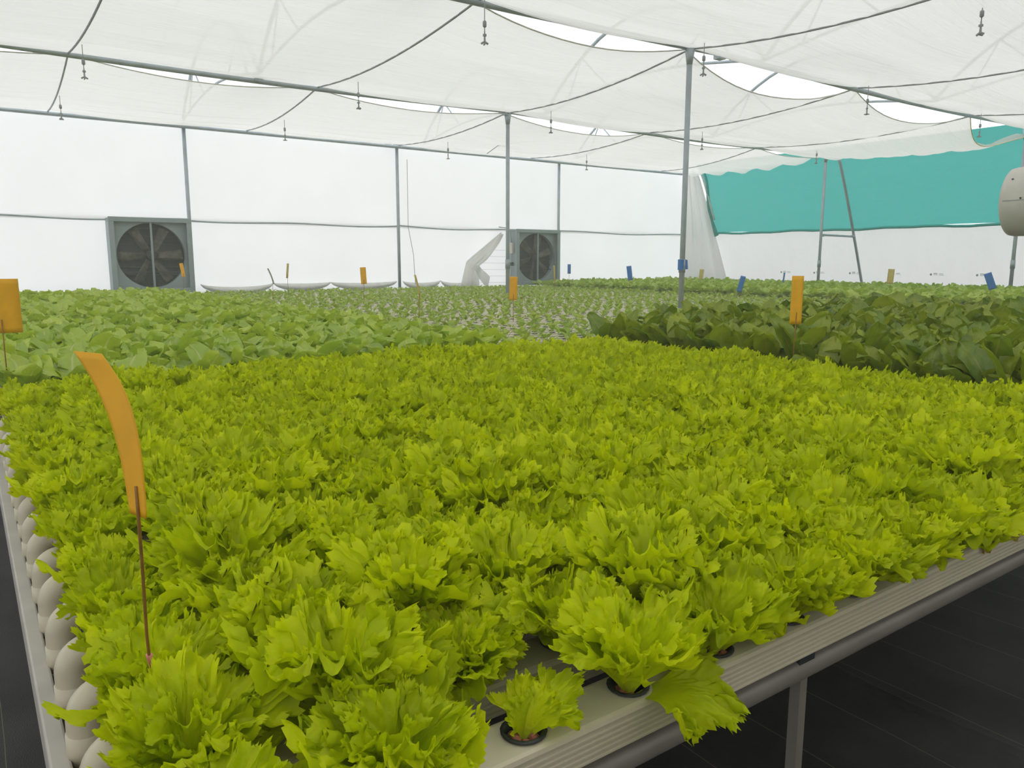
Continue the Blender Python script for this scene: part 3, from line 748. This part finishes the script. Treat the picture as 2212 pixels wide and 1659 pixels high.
SOIL = MB().lathe([(0.0, -0.020), (0.012, -0.021), (0.0235, -0.024)], 12).mesh('growing_medium', M['foam'], True)
def pebble_mesh(seed):
    r = random.Random(seed); mb = MB(); n = 8; rings = 6; v = [(0, 0, -1)]
    for i in range(1, rings):
        a = PI*i/rings
        for j in range(n): v.append((math.sin(a)*math.cos(2*PI*j/n)*(1+0.12*r.uniform(-1, 1)), math.sin(a)*math.sin(2*PI*j/n)*(1+0.12*r.uniform(-1, 1)), -math.cos(a)))
    v.append((0, 0, 1)); f = [(0, 1+(j+1) % n, 1+j) for j in range(n)]
    for i in range(rings-2):
        for j in range(n): f.append((1+i*n+j, 1+i*n+(j+1) % n, 1+(i+1)*n+(j+1) % n, 1+(i+1)*n+j))
    t = len(v)-1; b0 = 1+(rings-2)*n; f += [(b0+j, b0+(j+1) % n, t) for j in range(n)]
    mb.add([(a*0.0085, b_*0.0085, c*0.0080) for a, b_, c in v], f); return mb.mesh('clay_pebble', M['clay'], True)
PEB = [pebble_mesh(i) for i in range(3)]

def lettuce(x, y, size, label, group, leaves=None, pebbles=0, seed=0, edge=False):
    r = random.Random(seed)
    o = thing('lettuce', label, 'lettuce', (x, y, ZB), group)
    obj('net_cup', CUP, o); obj('growing_medium', SOIL, o)
    az = r.uniform(0, 6.28)
    if leaves is None:
        for grp, cnt, off in ((LET_IN, 4, 0.0), (LET_MID, 5, 0.5), (LET_OUT, 3, 0.2)):
            for k in range(cnt):
                sc = size*r.uniform(0.88, 1.12)
                if edge and grp is not LET_IN and math.cos(az+off+2*PI*k/cnt) < -0.35: sc *= 0.72
                obj('leaf', r.choice(grp), o, (0, 0, -0.012), (r.uniform(-0.12, 0.12), r.uniform(-0.12, 0.12), az+off+2*PI*k/cnt+r.uniform(-0.3, 0.3)), (sc, sc, sc))
    else:
        for me, a, sc, tilt in leaves: obj('leaf', me, o, (0, 0, -0.012), (0, tilt, a), (sc, sc, sc))
    for k in range(pebbles):
        a = 2.2+k*1.05; obj('clay_pebble', PEB[k % 3], o, (0.0155*math.cos(a), 0.0155*math.sin(a), -0.009+0.003*(k % 2)))
    return o

spots = []
for k in range(NR1):
    for i in range(17):
        x, y = X0L+i*STEP, Y0L+k*ROW
        q = project((x, y, ZB+0.12))
        if q is None or q[0] < -160 or q[0] > 2360 or q[1] > 1860: continue
        spots.append((q[2], x, y, k, i))
spots.sort()
rest = []
for n, (d, x, y, k, i) in enumerate(spots):
    if n >= 300: rest.append((x, y)); continue
    sz = rnd.uniform(0.90, 1.10); lab, grp, lv, pb = 'frilly lettuce, %s from the pipe elbows, %s channel from the open bench edge' % (nth(i), nth(k)), 'frilly lettuces on the bench', None, 0
    if k == 0 and i == 2:
        lab, grp, pb = 'tiny lettuce with few upright leaves in a cup of red clay pebbles', None, 4
        lv = [(LET_IN[0], 2.0, 0.44, 0.0), (LET_IN[2], 0.6, 0.50, 0.15), (LET_MID[1], -0.35, 0.62, 0.30)]
    elif k == 0 and i == 3:
        lab, grp, pb = 'lettuce with one large leaf drooping over the front of the channel', None, 3
        lv = [(LET_IN[0], 0.5, 0.9, 0), (LET_IN[1], 2.2, 0.95, 0), (LET_MID[0], 3.3, 0.95, 0.0), (LET_MID[2], 1.4, 0.95, 0.0), (LET_MID[3], 0.2, 0.95, 0), (LET_IN[3], -2.2, 0.8, 0.1), (LET_OUT[3], -1.05, 1.0, 0.45), (LET_MID[4], 2.7, 0.9, 0)]
    elif k == 0 and i == 4:
        lab, grp, pb = 'lettuce in a clay pebble cup beside the one with the drooping leaf', None, 4
        lv = [(LET_IN[0], 0.7, 0.95, 0), (LET_IN[2], 2.4, 0.95, 0), (LET_MID[1], 1.6, 1.0, 0.0), (LET_MID[2], 0.2, 0.95, 0.0), (LET_MID[5], 3.0, 0.9, 0), (LET_IN[3], -1.6, 0.75, 0.0), (LET_OUT[0], -0.35, 0.85, 0.1)]
    elif k == 0: pb = 2; sz *= 0.84
    elif k == 1 and i in (2, 3): sz *= 0.80; pb = 2
    elif k == 0 or k == 1: pb = 2
    if i == 0: sz *= 0.80
    o = lettuce(x, y, sz, lab, grp, lv, pb, 1000+n, i == 0)
    if n % 37 == 5 or (k, i) in ((7, 6), (2, 5)): obj('leaf', LET_OLD, o, (0, 0, -0.01), (0, 0, rnd.uniform(0, 6)))
# lettuce at the far edge of the bench, past the first 300
LR = [frilly_leaf(80+i, D2(8+5*i), D2(40+13*i), 0.165+0.004*i, D2(50), 8, 60) for i in range(5)]
if rest:
    dat = []
    for (x, y) in rest:
        for k in range(10):
            V, fc, al = LR[(k*3+int(x*7)) % 5]; dat.append((V, fc, al, rnd.uniform(0, 6.28), rnd.uniform(0.85, 1.12), (x, y, ZB-0.01)))
    tag(obj('lettuce_row', array_mesh('lettuce_row', *merge_leaves(dat), M['lettuce'])), 'frilly lettuces along the far edge of the bench', 'lettuce', kind='stuff')

# ---------------------------------------------------------------- leafy greens, chard, seedlings
CAB = [oval_leaf(100+i, D2(12+6*i), D2(70+9*i), 0.215+0.008*(i % 3), 0.135+0.006*(i % 2), 0.36, 16, 12, 1.3, 1.2, 0.46) for i in range(6)]
CHA = [oval_leaf(130+i, D2(4+6*i), D2(38+13*i), 0.285+0.012*(i % 3), 0.118+0.006*(i % 2), 0.34, 18, 12, 1.3, 2.2, 0.50) for i in range(6)]
SEE = [oval_leaf(160+i, D2(10+9*i), D2(55+14*i), 0.088+0.010*(i % 3), 0.040, 0.40, 5, 4, 0.5, 0.3, 0.7) for i in range(5)]
CABl = [oval_leaf(100+i, D2(12+6*i), D2(70+9*i), 0.215+0.008*(i % 3), 0.135+0.006*(i % 2), 0.36, 9, 6, 1.3, 0.8, 0.46) for i in range(6)]
CAB_ME = [leaf_mesh('leaf', d, M['cabbage']) for d in CAB]
CHA_ME = [leaf_mesh('leaf', d, M['chard']) for d in CHA]
def parts_plant(name, x, y, meshes, n, size, label, cat, group, seed, jit=0.25):
    r = random.Random(seed); o = thing(name, label, cat, (x, y, ZB), group)
    obj('net_cup', CUP, o)
    az = r.uniform(0, 6.28)
    for k in range(n):
        sc = size*r.uniform(0.8, 1.15)
        obj('leaf', meshes[(k*5+r.randrange(2)) % len(meshes)], o, (0, 0, -0.01), (r.uniform(-jit, jit), r.uniform(-jit, jit), az+k*2.4+r.uniform(-0.4, 0.4)), (sc, sc, sc))
    return o
def whole_meshes(name, leaves, mat, count, n, seed):
    """a few complete small plants, shared by many objects"""
    r = random.Random(seed); out = []
    for c in range(count):
        dat = []
        for k in range(n):
            V, fc, al = leaves[(k*5+r.randrange(3)) % len(leaves)]
            dat.append((V, fc, al, k*2.4+r.uniform(-0.5, 0.5), r.uniform(0.8, 1.15), (0, 0, -0.01)))
        out.append((merge_leaves(dat)))
    return out
def scatter(name, xs, ys, meshes, leaves, mat, n_leaf, size, label, cat, group, rest_label, near_n, seed, keep=None, whole_leaves=None, stagger=False):
    r = random.Random(seed); sp = []
    for ky, y in enumerate(ys):
        for x in xs:
            if stagger: x = x+SHIFT[ky]
            if keep and not keep(x, y): continue
            q = project((x, y, ZB+0.15))
            if q is None or q[0] < -60 or q[0] > 2290 or q[1] > 1750: continue
            sp.append((q[2], x, y))
    sp.sort()
    wh = whole_meshes(name, whole_leaves or leaves, mat, 7, n_leaf, seed)
    wm = [array_mesh('plant', *w, mat) for w in wh]
    rest = []
    for i, (d, x, y) in enumerate(sp):
        sz = size*(r.uniform(0.6, 1.35) if stagger else r.uniform(0.82, 1.15))
        lb = label(x, y) if callable(label) else label
        if i < near_n: parts_plant(name, x, y, meshes, n_leaf, sz, lb, cat, group, seed*1000+i)
        elif i < 300:
            tag(obj(name, wm[i % 7], None, (x+r.uniform(-.01, .01), y, ZB), (0, 0, r.uniform(0, 6.28)), (sz, sz, sz)), lb, cat, group)
        else: rest.append((x, y, sz, i))
    if rest:
        Vs, Fs, As, o = [], [], [], 0
        for x, y, sz, i in rest:
            V, fq, al = wh[i % 7]; a = r.uniform(0, 6.28); c, s = math.cos(a)*sz, math.sin(a)*sz
            Vs.append(np.stack([V[:, 0]*c-V[:, 1]*s+x, V[:, 0]*s+V[:, 1]*c+y, V[:, 2]*sz+ZB], -1)); Fs.append(fq+o); As.append(al); o += len(V)
        tag(obj(name+'_rows', array_mesh(name, np.concatenate(Vs), np.concatenate(Fs), np.concatenate(As), mat)), rest_label, cat, kind='stuff')
    return sp
ys2 = [Y0S+k*ROW for k in range(NR2)]
def lab_green(x, y):
    k = round((y-4.11)/ROW); i = round((x-0.20)/STEP)
    if k < 12: return 'round-leaved green, %s from the aisle end, %s row behind the lettuce' % (nth(i), nth(k))
    return 'round-leaved pale green brassica in the farther rows left of the seedlings'
def lab_chard(x, y):
    k = round((y-Y0L)/ROW); i = round((x-3.70)/STEP)
    return 'dark green chard, %s from the lettuce, %s channel from the open bench edge' % (nth(i), nth(k))
def lab_seed(x, y):
    k = round((y-Y0S)/ROW); i = int((x-3.20)/STEP+0.01)
    if k < 8 and i < 20: return 'tiny seedling, %s from the round-leaved greens, %s channel behind the lettuce bench' % (nth(i), nth(k))
    return 'tiny green seedling standing in a white channel of the middle bed'
# round-leaved greens on the left; their bed starts right behind the lettuce
scatter('leafy_green', [0.20+STEP*i for i in range(14)], [4.11+ROW*k for k in range(3)]+[y for y in ys2 if y < 13.9], CAB_ME, CAB, M['cabbage'], 8, 1.0,
        lab_green, 'leafy green', 'round-leaved greens', 'further rows of round-leaved greens before the far wall', 110, 5,
        keep=lambda x, y: x < 2.95+0.05*(y-4), whole_leaves=CABl)
for k in range(3):
    o = thing('growing_channel', 'white growing channel under the first greens behind the lettuce', 'channel', (0, 4.11+k*ROW, ZB), 'channels behind the lettuce'); obj('channel_body', ch2, o)
# dark chard right of the lettuce, in the same channels
scatter('chard', [3.70+STEP*i for i in range(19)], [Y0L+ROW*k for k in range(2, NR1+1)], CHA_ME, CHA, M['chard'], 7, 1.1,
        lab_chard, 'chard', 'chard plants', 'further dark green chard rows towards the right', 130, 6,
        whole_leaves=[oval_leaf(130+i, D2(4+6*i), D2(38+13*i), 0.285+0.012*(i % 3), 0.122, 0.34, 11, 6, 1.3, 1.5, 0.50) for i in range(6)])
# small greens by the right wall
scatter('salad_green', [11.70+STEP*i for i in range(26)], [2.6+ROW*k for k in range(76)], CAB_ME, CAB, M['cabbage'], 7, 1.0,
        'low green brassica in the bed beside the right wall', 'salad green', 'greens by the right wall', 'further rows of greens beside the right wall', 0, 8, whole_leaves=CABl)
# seedlings in the open white channels
SEED_SP = scatter('seedling', [3.20+STEP*i for i in range(41)], ys2, None, SEE, M['seedling'], 5, 1.0,
        lab_seed, 'seedling', 'seedlings in the white channels', 'further rows of tiny seedlings in the white channels', 0, 9,
        keep=lambda x, y: x >= 3.05+0.05*(y-4), stagger=True)
# their cups: one dark rim and medium for every hole of the seedling bed
cupv, cupf, o_ = [], [], 0
n = 10
for d, x, y in SEED_SP:
    for j in range(n):
        a = 2*PI*j/n; cupv += [(x+0.031*math.cos(a), y+0.031*math.sin(a), ZB+0.003), (x+0.024*math.cos(a), y+0.024*math.sin(a), ZB+0.003), (x+0.02*math.cos(a), y+0.02*math.sin(a), ZB-0.02)]
    for j in range(n):
        p_, q = o_+3*j, o_+3*((j+1) % n); cupf += [(p_, p_+1, q+1, q), (p_+1, p_+2, q+2, q+1)]
    o_ += 3*n
me = bpy.data.meshes.new('net_cups'); me.from_pydata(cupv, [], cupf); me.update(); me.materials.append(M['cup'])
tag(obj('net_cup_rows', me), 'rows of small black net cups in the seedling channels', 'net cup', kind='stuff')

# ---------------------------------------------------------------- sticky insect traps
def trap(p, w, h, mat, label, yaw=None, tilt=0.0, bend=0.0, base=None, cat='sticky trap', stick='stick'):
    """card of size w x h centred at p, facing yaw, on a thin stick down to the channel"""
    p = np.asarray(p, float)
    if yaw is None: yaw = math.atan2(p[0], p[1])
    zb = ZB if base is None else base
    o = thing('sticky_trap', label, cat, (p[0], p[1], zb))
    ca, sa = math.cos(-yaw), math.sin(-yaw)
    zc = p[2]-zb
    def fn(u, v):
        a = (u-0.5)*w; b_ = (v-0.5)*h; dx = a*math.cos(tilt)+b_*math.sin(tilt)+bend*(v)**2; dz = -a*math.sin(tilt)+b_*math.cos(tilt)-abs(bend)*0.3*v*v
        dy = 0.02*math.sin(PI*u)*0.3
        return (dx*ca-dy*sa, dx*sa+dy*ca, zc+dz)
    ob = MB().grid(fn, 4, 10).build('card', mat, o, True)
    sd = ob.modifiers.new('thick', 'SOLIDIFY'); sd.thickness = 0.002
    q = fn(0.5, 0.25)
    MB().tube([(0, 0, -0.02), (q[0]*0.6, q[1]*0.6, zc*0.5), (q[0]-0.004*sa, q[1]-0.004*ca, q[2])], 0.003, 6).build('stick', M['stick'], o, True)
    return o
def place(px, y0, y1, dist_h=0.25):
    d = dist_h*1658/(y1-y0); rr = ray(px, (y0+y1)/2); rr = rr/np.linalg.norm(rr)*d; return (rr[0], rr[1], rr[2]+ZC)
Y_, YP, B_ = M['yellow'], M['yellow_pale'], M['blue']
trap(place(0, 613, 710), 0.16, 0.25, Y_, 'wide yellow sticky trap standing among the left greens', yaw=0.1)
trap(place(394, 570, 597), 0.06, 0.25, Y_, 'small yellow sticky trap in front of the larger looking fan', tilt=-0.14)
trap(place(621, 570, 600), 0.035, 0.25, YP, 'narrow pale yellow trap before the far wall', tilt=0.10)
trap(place(587, 580, 612), 0.02, 0.26, M['grey_card'], 'thin curved grey trap seen edge on before the far wall', tilt=-0.2, bend=-0.03)
trap(place(785, 578, 613), 0.085, 0.25, Y_, 'yellow sticky trap left of the slim wall post', tilt=-0.05)
trap(place(904, 595, 645), 0.018, 0.27, YP, 'thin bent yellow trap seen edge on above the seedlings', tilt=-0.12, bend=-0.02)
trap(place(1109, 598, 648), 0.085, 0.25, Y_, 'yellow sticky trap at the foot of the post before the fan', tilt=0.04)
trap(place(1197.5, 574, 607), 0.022, 0.25, YP, 'thin yellow trap in front of the corner of the fan', tilt=-0.05)
trap(place(1721, 600, 697), 0.057, 0.25, Y_, 'yellow sticky trap between the lettuce and the chard', tilt=0.0)
trap(place(1515, 582, 603), 0.10, 0.25, YP, 'pale yellow trap by the far corner beside the tall post', tilt=0.1)
trap(place(1924, 583, 611), 0.10, 0.25, YP, 'pale yellow trap before the white skirt of the right wall', tilt=0.05)
trap(place(1229.5, 571, 591, 0.22), 0.075, 0.22, B_, 'small upright blue trap just right of the fan')
trap(place(1360, 575, 605), 0.085, 0.25, B_, 'blue trap leaning before the far wall right of the fan', tilt=-0.13)
trap(place(1601, 597, 630), 0.075, 0.25, B_, 'blue trap leaning in the greens beside the tall post', tilt=0.22)
trap(place(1693, 590, 612), 0.035, 0.25, B_, 'thin dark blue trap seen edge on by the right wall', tilt=0.08)
trap(place(2139, 592, 623), 0.10, 0.25, B_, 'tilted blue trap by the right wall near the drum', tilt=-0.36)
# blue card wrapped round the tall post
o = thing('sticky_trap', 'blue card wrapped round the tall middle post', 'sticky trap', (7.40, 6.72, ZC-0.05))
mb = MB().lathe([(0.040, -0.065), (0.041, 0.065)], 20); mb.add([(0.03, -0.03, -0.06), (0.075, -0.05, -0.055), (0.06, -0.05, 0.06), (0.03, -0.03, 0.065)], [(0, 1, 2, 3)])
mb.build('card', B_, o)
# the large curved trap near the camera
base = at_z(335, 1520, ZB+0.02)
o = thing('sticky_trap', 'long curved orange yellow sticky trap on a rusty wire in the near lettuce', 'sticky trap', tuple(base))
def at_d(x, y, d): rr = ray(x, y); rr = rr/np.linalg.norm(rr)*d; return np.array([rr[0], rr[1], rr[2]+ZC])
DT = np.linalg.norm(base-np.array([0, 0, ZC]))
lft = [(160, 758), (208, 828), (243, 915), (263, 990), (275, 1060), (283, 1108)]
rgh = [(220, 764), (268, 830), (296, 915), (308, 990), (315, 1060), (318, 1121)]
dd = [DT-0.20, DT-0.215, DT-0.225, DT-0.225, DT-0.22, DT-0.215]
v = []
for (a, b_), d in zip(zip(lft, rgh), dd):
    A, B = at_d(*a, d+0.012), at_d(*b_, d-0.012); v += [A-base, (A+B)/2-base, B-base]
f = [(3*i+j, 3*i+j+1, 3*i+j+4, 3*i+j+3) for i in range(5) for j in range(2)]
ob = MB().add(v, f).build('card', Y_, o, True); smoothed(ob, 2)
ob.modifiers[-1].boundary_smooth = 'PRESERVE_CORNERS'
sd = ob.modifiers.new('thick', 'SOLIDIFY'); sd.thickness = 0.0015
wp = [at_d(294, 1050, dd[4]-0.004), at_d(299, 1115, dd[5]-0.004), at_d(308, 1230, DT-0.17), at_d(317, 1370, DT-0.10), at_d(325, 1440, DT-0.06), base-np.array([0, 0, 0.04])]
MB().tube([w-base for w in wp], 0.0022, 7).build('wire', M['stick'], o, True)
c0, c1 = at_d(321, 1415, DT-0.075), at_d(326, 1455, DT-0.055)
MB().tube([c0-base, c1-base], 0.0052, 8).build('clip', M['pink'], o, True)

# ---------------------------------------------------------------- thin humid haze filling the house
hm = bpy.data.materials.new('humid_haze'); hm.use_nodes = True
hn = hm.node_tree; hn.nodes.clear()
ho = hn.nodes.new('ShaderNodeOutputMaterial'); hv = hn.nodes.new('ShaderNodeVolumeScatter')
hv.inputs['Color'].default_value = (1, 1, 1, 1); hv.inputs['Density'].default_value = 0.008; hv.inputs['Anisotropy'].default_value = 0.2
hn.links.new(hv.outputs[0], ho.inputs['Volume'])
tag(MB().box(XL+0.1, 17.2, YF+0.1, YW-0.5, 0.02, ZC+2.2).build('humid_haze', hm), 'thin pale humid haze in the greenhouse air', 'haze', kind='stuff')
